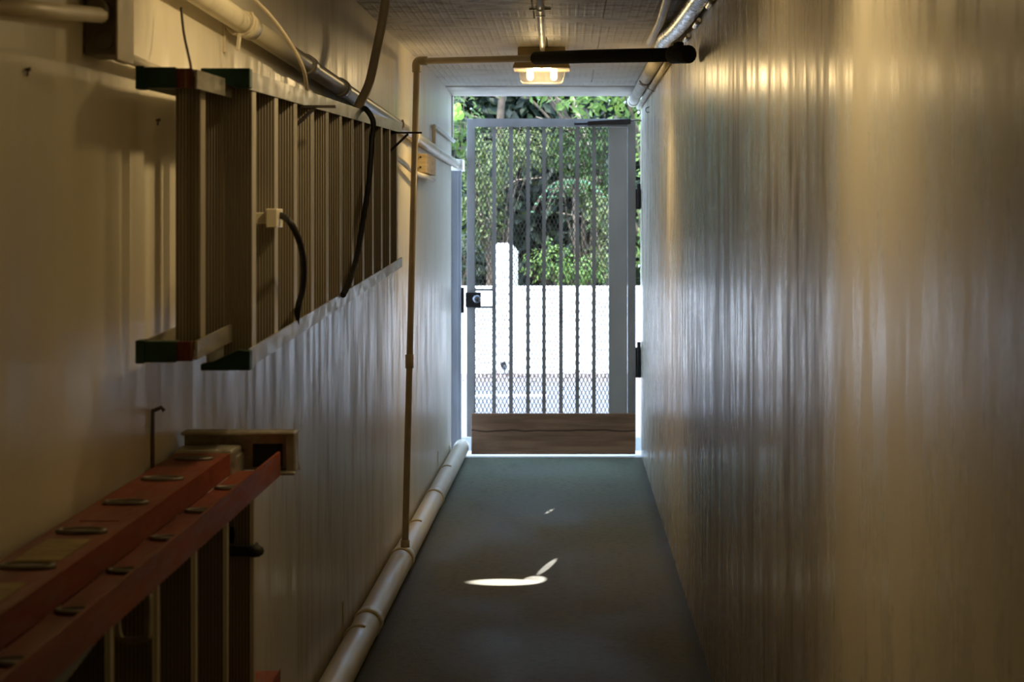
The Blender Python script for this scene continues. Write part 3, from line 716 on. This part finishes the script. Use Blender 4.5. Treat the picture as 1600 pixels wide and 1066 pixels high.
# feathery fern with blue green fronds
fn = thing('fern', 'feathery blue green fern hanging in the middle of the shrubs', 'fern', (.12, 21.9, G0), H)
fr = MB(); st = MB(); c0 = Vector((.08, 21.9, 1.95))
st.tube([(.12,21.9,G0-.03),(.10,21.92,1.3),(.08,21.9,1.95)], [.03,.025,.02], 8)
for k in range(15):
    a = 2*math.pi*k/15+.2; L = random.uniform(.34,.5); dirv = Vector((math.cos(a), math.sin(a)*.8, 0))
    pts = [c0 + dirv*L*t + Vector((0,0,.22*t-.55*t*t)) for t in [i/9 for i in range(10)]]
    st.tube(pts, .005, 5)
    for i in range(1,10):
        for sgn in (-1,1):
            b = pts[i]; d = (dirv.cross(Vector((0,0,1)))*sgn + dirv*.5 - Vector((0,0,.5))).normalized(); ln = .14*(1-i/14)
            sd = dirv*.012
            fr.add([b-sd, b+sd, b+d*ln], [(0,1,2)])
fr.build('fronds', M['leaf_blue'], fn); st.build('stalks', M['bark'], fn)
# lime leaves close to the doorway
vn = thing('vine', 'sprig of three round lime leaves by the left top corner of the doorway', 'plant', (-.78, 12.83, 2.46))
vm = MB(); vs = MB()
vs.tube([(-.79,12.81,2.47),(-.775,13.05,2.47),(-.75,13.25,2.40),(-.735,13.3,2.29),(-.72,13.3,2.22)], .003, 6)
for (px,py) in ((715,168),(711,181),(719,180)):
    c = P(px,py,13.3)
    n8 = [c+Vector((.028*math.cos(t*math.pi/5),-.010*math.sin(t*math.pi/5*2),.034*math.sin(t*math.pi/5))) for t in range(10)]
    vm.add([c+Vector((0,-.01,0))]+n8, [(0,1+i,1+(i+1)%10) for i in range(10)])
vm.build('leaves', M['leaf_lime'], vn); vs.build('stem', M['bark'], vn)
# slender trees with bare pale branches
for i, (x, y, h, lean, lab) in enumerate([(-.95, 24.4, 4.2, .25, 'dark slender tree trunk behind the left gate bars'), (.75, 24.0, 4.0, -1.0, 'pale leaning bare branch tree behind the right gate bars')]):
    t = thing('bare_tree', lab, 'tree', (x, y, G0), H)
    tr = MB().tube(smooth_path([(x,y,G0-.05),(x+lean*.3,y,h*.45),(x+lean,y,h)], 6), .045-.02*i, 8)
    tr.build('trunk', M[('bark','twig')[i]], t)
    br = MB()
    for k in range(7):
        f = .35+.09*k; b = Vector((x+lean*f*.9, y, h*f)); s = random.choice((-1,1))
        br.tube([b, b+Vector((s*.25,-.2,.16)), b+Vector((s*.55,-.4,.2+random.uniform(-.1,.1)))], [.012,.009,.005], 6)
    br.build('branches', M['twig'], t)
# dry leaves on the bed and along the wall foot
lt = MB()
for k in range(700):
    leaf_mesh(lt, (random.uniform(-2.5,2.2), random.uniform(20.35,21.1), .63+random.uniform(0,.05+.12*random.random())), .07, (random.uniform(-.5,.5), random.uniform(-1,.2), 1))
tag(lt.build('leaf_litter', M['litter'], None), 'dry brown leaf litter on the bed behind the white garden wall', 'fallen leaves', None, 'stuff')
lt = MB()
for k in range(260):
    leaf_mesh(lt, (random.uniform(-2.5,2.2), 19.96-abs(random.gauss(0,.35)), -.012), .06, (random.uniform(-.2,.2), random.uniform(-.3,.2), 1))
tag(lt.build('fallen_leaves', M['litter'], None), 'dry brown leaves on the road along the white wall foot', 'fallen leaves', None, 'stuff')

# ------------------------------------------------------------------ light
def light(kind, name, loc, energy, color, **kw):
    d = bpy.data.lights.new(name, kind); d.energy = energy; d.color = color
    for k, v in kw.items(): setattr(d, k, v)
    o = bpy.data.objects.new(name, d); col.objects.link(o); o.location = loc; return o
WARM = (1, .73, .36)
light('POINT', 'near_ceiling_light', (-.06, 4.5, EYE+.66), 6.5, WARM, shadow_soft_size=.05)
light('POINT', 'lamp_bulb_light', (XL-.03, YL+.14, zb+.03), 4.5, WARM, shadow_soft_size=.02)
light('POINT', 'lamp_bulb_light', (XL+.03, YL+.14, zb+.03), 4.5, WARM, shadow_soft_size=.02)
def aim(o, tgt, roll=0):
    d = (Vector(tgt) - o.location).normalized()
    o.rotation_euler = (d.to_track_quat('-Z', 'Y').to_matrix() @ Matrix.Rotation(roll, 3, 'Z')).to_euler()
def pool_spot(loc, tgt, e, deg):  # added spots that shape the lamps' warm pools on the side walls
    o = light('SPOT', 'wall_pool_spot', loc, e, WARM, spot_size=math.radians(deg), spot_blend=1., shadow_soft_size=.03); aim(o, tgt); return o
pool_spot((-.08, 3.25, EYE+.66), (WR, 3.10, EYE+.05), 17, 100)
pool_spot((-.08, 3.90, EYE+.66), (wl(4.3), 4.3, EYE+.10), 15, 100)
pool_spot((XL+.088, YL+.10, zb+.03), (WR, 9.15, EYE-.1), 24, 74)
pool_spot((XL-.088, YL+.10, zb+.03), (wl(9.6), 9.6, EYE-.1), 24, 74)
s = light('SUN', 'sun', (0, 0, 20), 10.0, (1, .95, .86), angle=.01); aim(s, (4, 10.5, 0))
# narrow spots added outside above the gate, imitating patches of low sun
def shaft(src, tgt, e, wx, wy, roll=0):
    o = light('SPOT', 'sun_patch_spot', src, e, (1, .97, .92), spot_size=math.radians(1), spot_blend=.7, shadow_soft_size=.003)
    aim(o, tgt, roll); o.scale = (wx, wy, 1); return o
S = Vector((-.05, 16.4, 4.15))
shaft(S, (-.27, 8.46, 0), 18000, 2.2, .55)
shaft(S, (-.135, 8.52, 0), 10000, .75, .62, .3)
shaft(S, (-.085, 8.84, 0), 5000, 1.7, .26, 1.20)
shaft(S+Vector((0,.3,.2)), (-.09, 10.5, 0), 3000, 1.1, .2, 1.2)
wd = bpy.data.worlds.new('sky'); sc.world = wd; wd.use_nodes = True
nt = wd.node_tree; nt.nodes.clear()
sky = nt.nodes.new('ShaderNodeTexSky'); sky.sky_type = 'PREETHAM'; sky.turbidity = 3.0
sky.sun_direction = Vector((-.3, -.6, .75)).normalized()
bgn = nt.nodes.new('ShaderNodeBackground'); bgn.inputs[1].default_value = 1.0
on_ = nt.nodes.new('ShaderNodeOutputWorld')
bgn.inputs[0].default_value = (.50, .70, 1.0, 1)
mx = nt.nodes.new('ShaderNodeMix'); mx.data_type = 'RGBA'; mx.inputs[0].default_value = .12
mx.inputs[6].default_value = (.50, .70, 1.0, 1); nt.links.new(sky.outputs[0], mx.inputs[7])
nt.links.new(mx.outputs[2], bgn.inputs[0]); nt.links.new(bgn.outputs[0], on_.inputs[0])
bgn.inputs[1].default_value = 6.5
po = light('AREA', 'doorway_portal', (-.13, 12.95, 1.17), 1, (1,1,1), shape='RECTANGLE', size=1.36, size_y=2.34)
po.rotation_euler = (math.radians(-90), 0, 0); po.data.cycles.is_portal = True

# ------------------------------------------------------------------ camera
cd = bpy.data.cameras.new('camera'); cam = bpy.data.objects.new('camera', cd); col.objects.link(cam)
cam.location = (0, 0, EYE); cam.rotation_euler = (math.pi/2, 0, 0)
cd.sensor_width = 36; cd.lens = F/1600*36; cd.shift_x = (800-885)/1600; cd.shift_y = (340-533)/1600
cd.clip_start = .05; cd.clip_end = 200
cd.dof.use_dof = True; cd.dof.focus_distance = 7.0; cd.dof.aperture_fstop = 9.0
sc.camera = cam
sc.view_settings.view_transform = 'Standard'; sc.view_settings.look = 'None'
sc.view_settings.exposure = 0; sc.view_settings.gamma = 1
sc.cycles.use_denoising = True
sc.cycles.max_bounces = 10; sc.cycles.diffuse_bounces = 6; sc.cycles.glossy_bounces = 4; sc.cycles.transparent_max_bounces = 12
sc.cycles.sample_clamp_indirect = 6
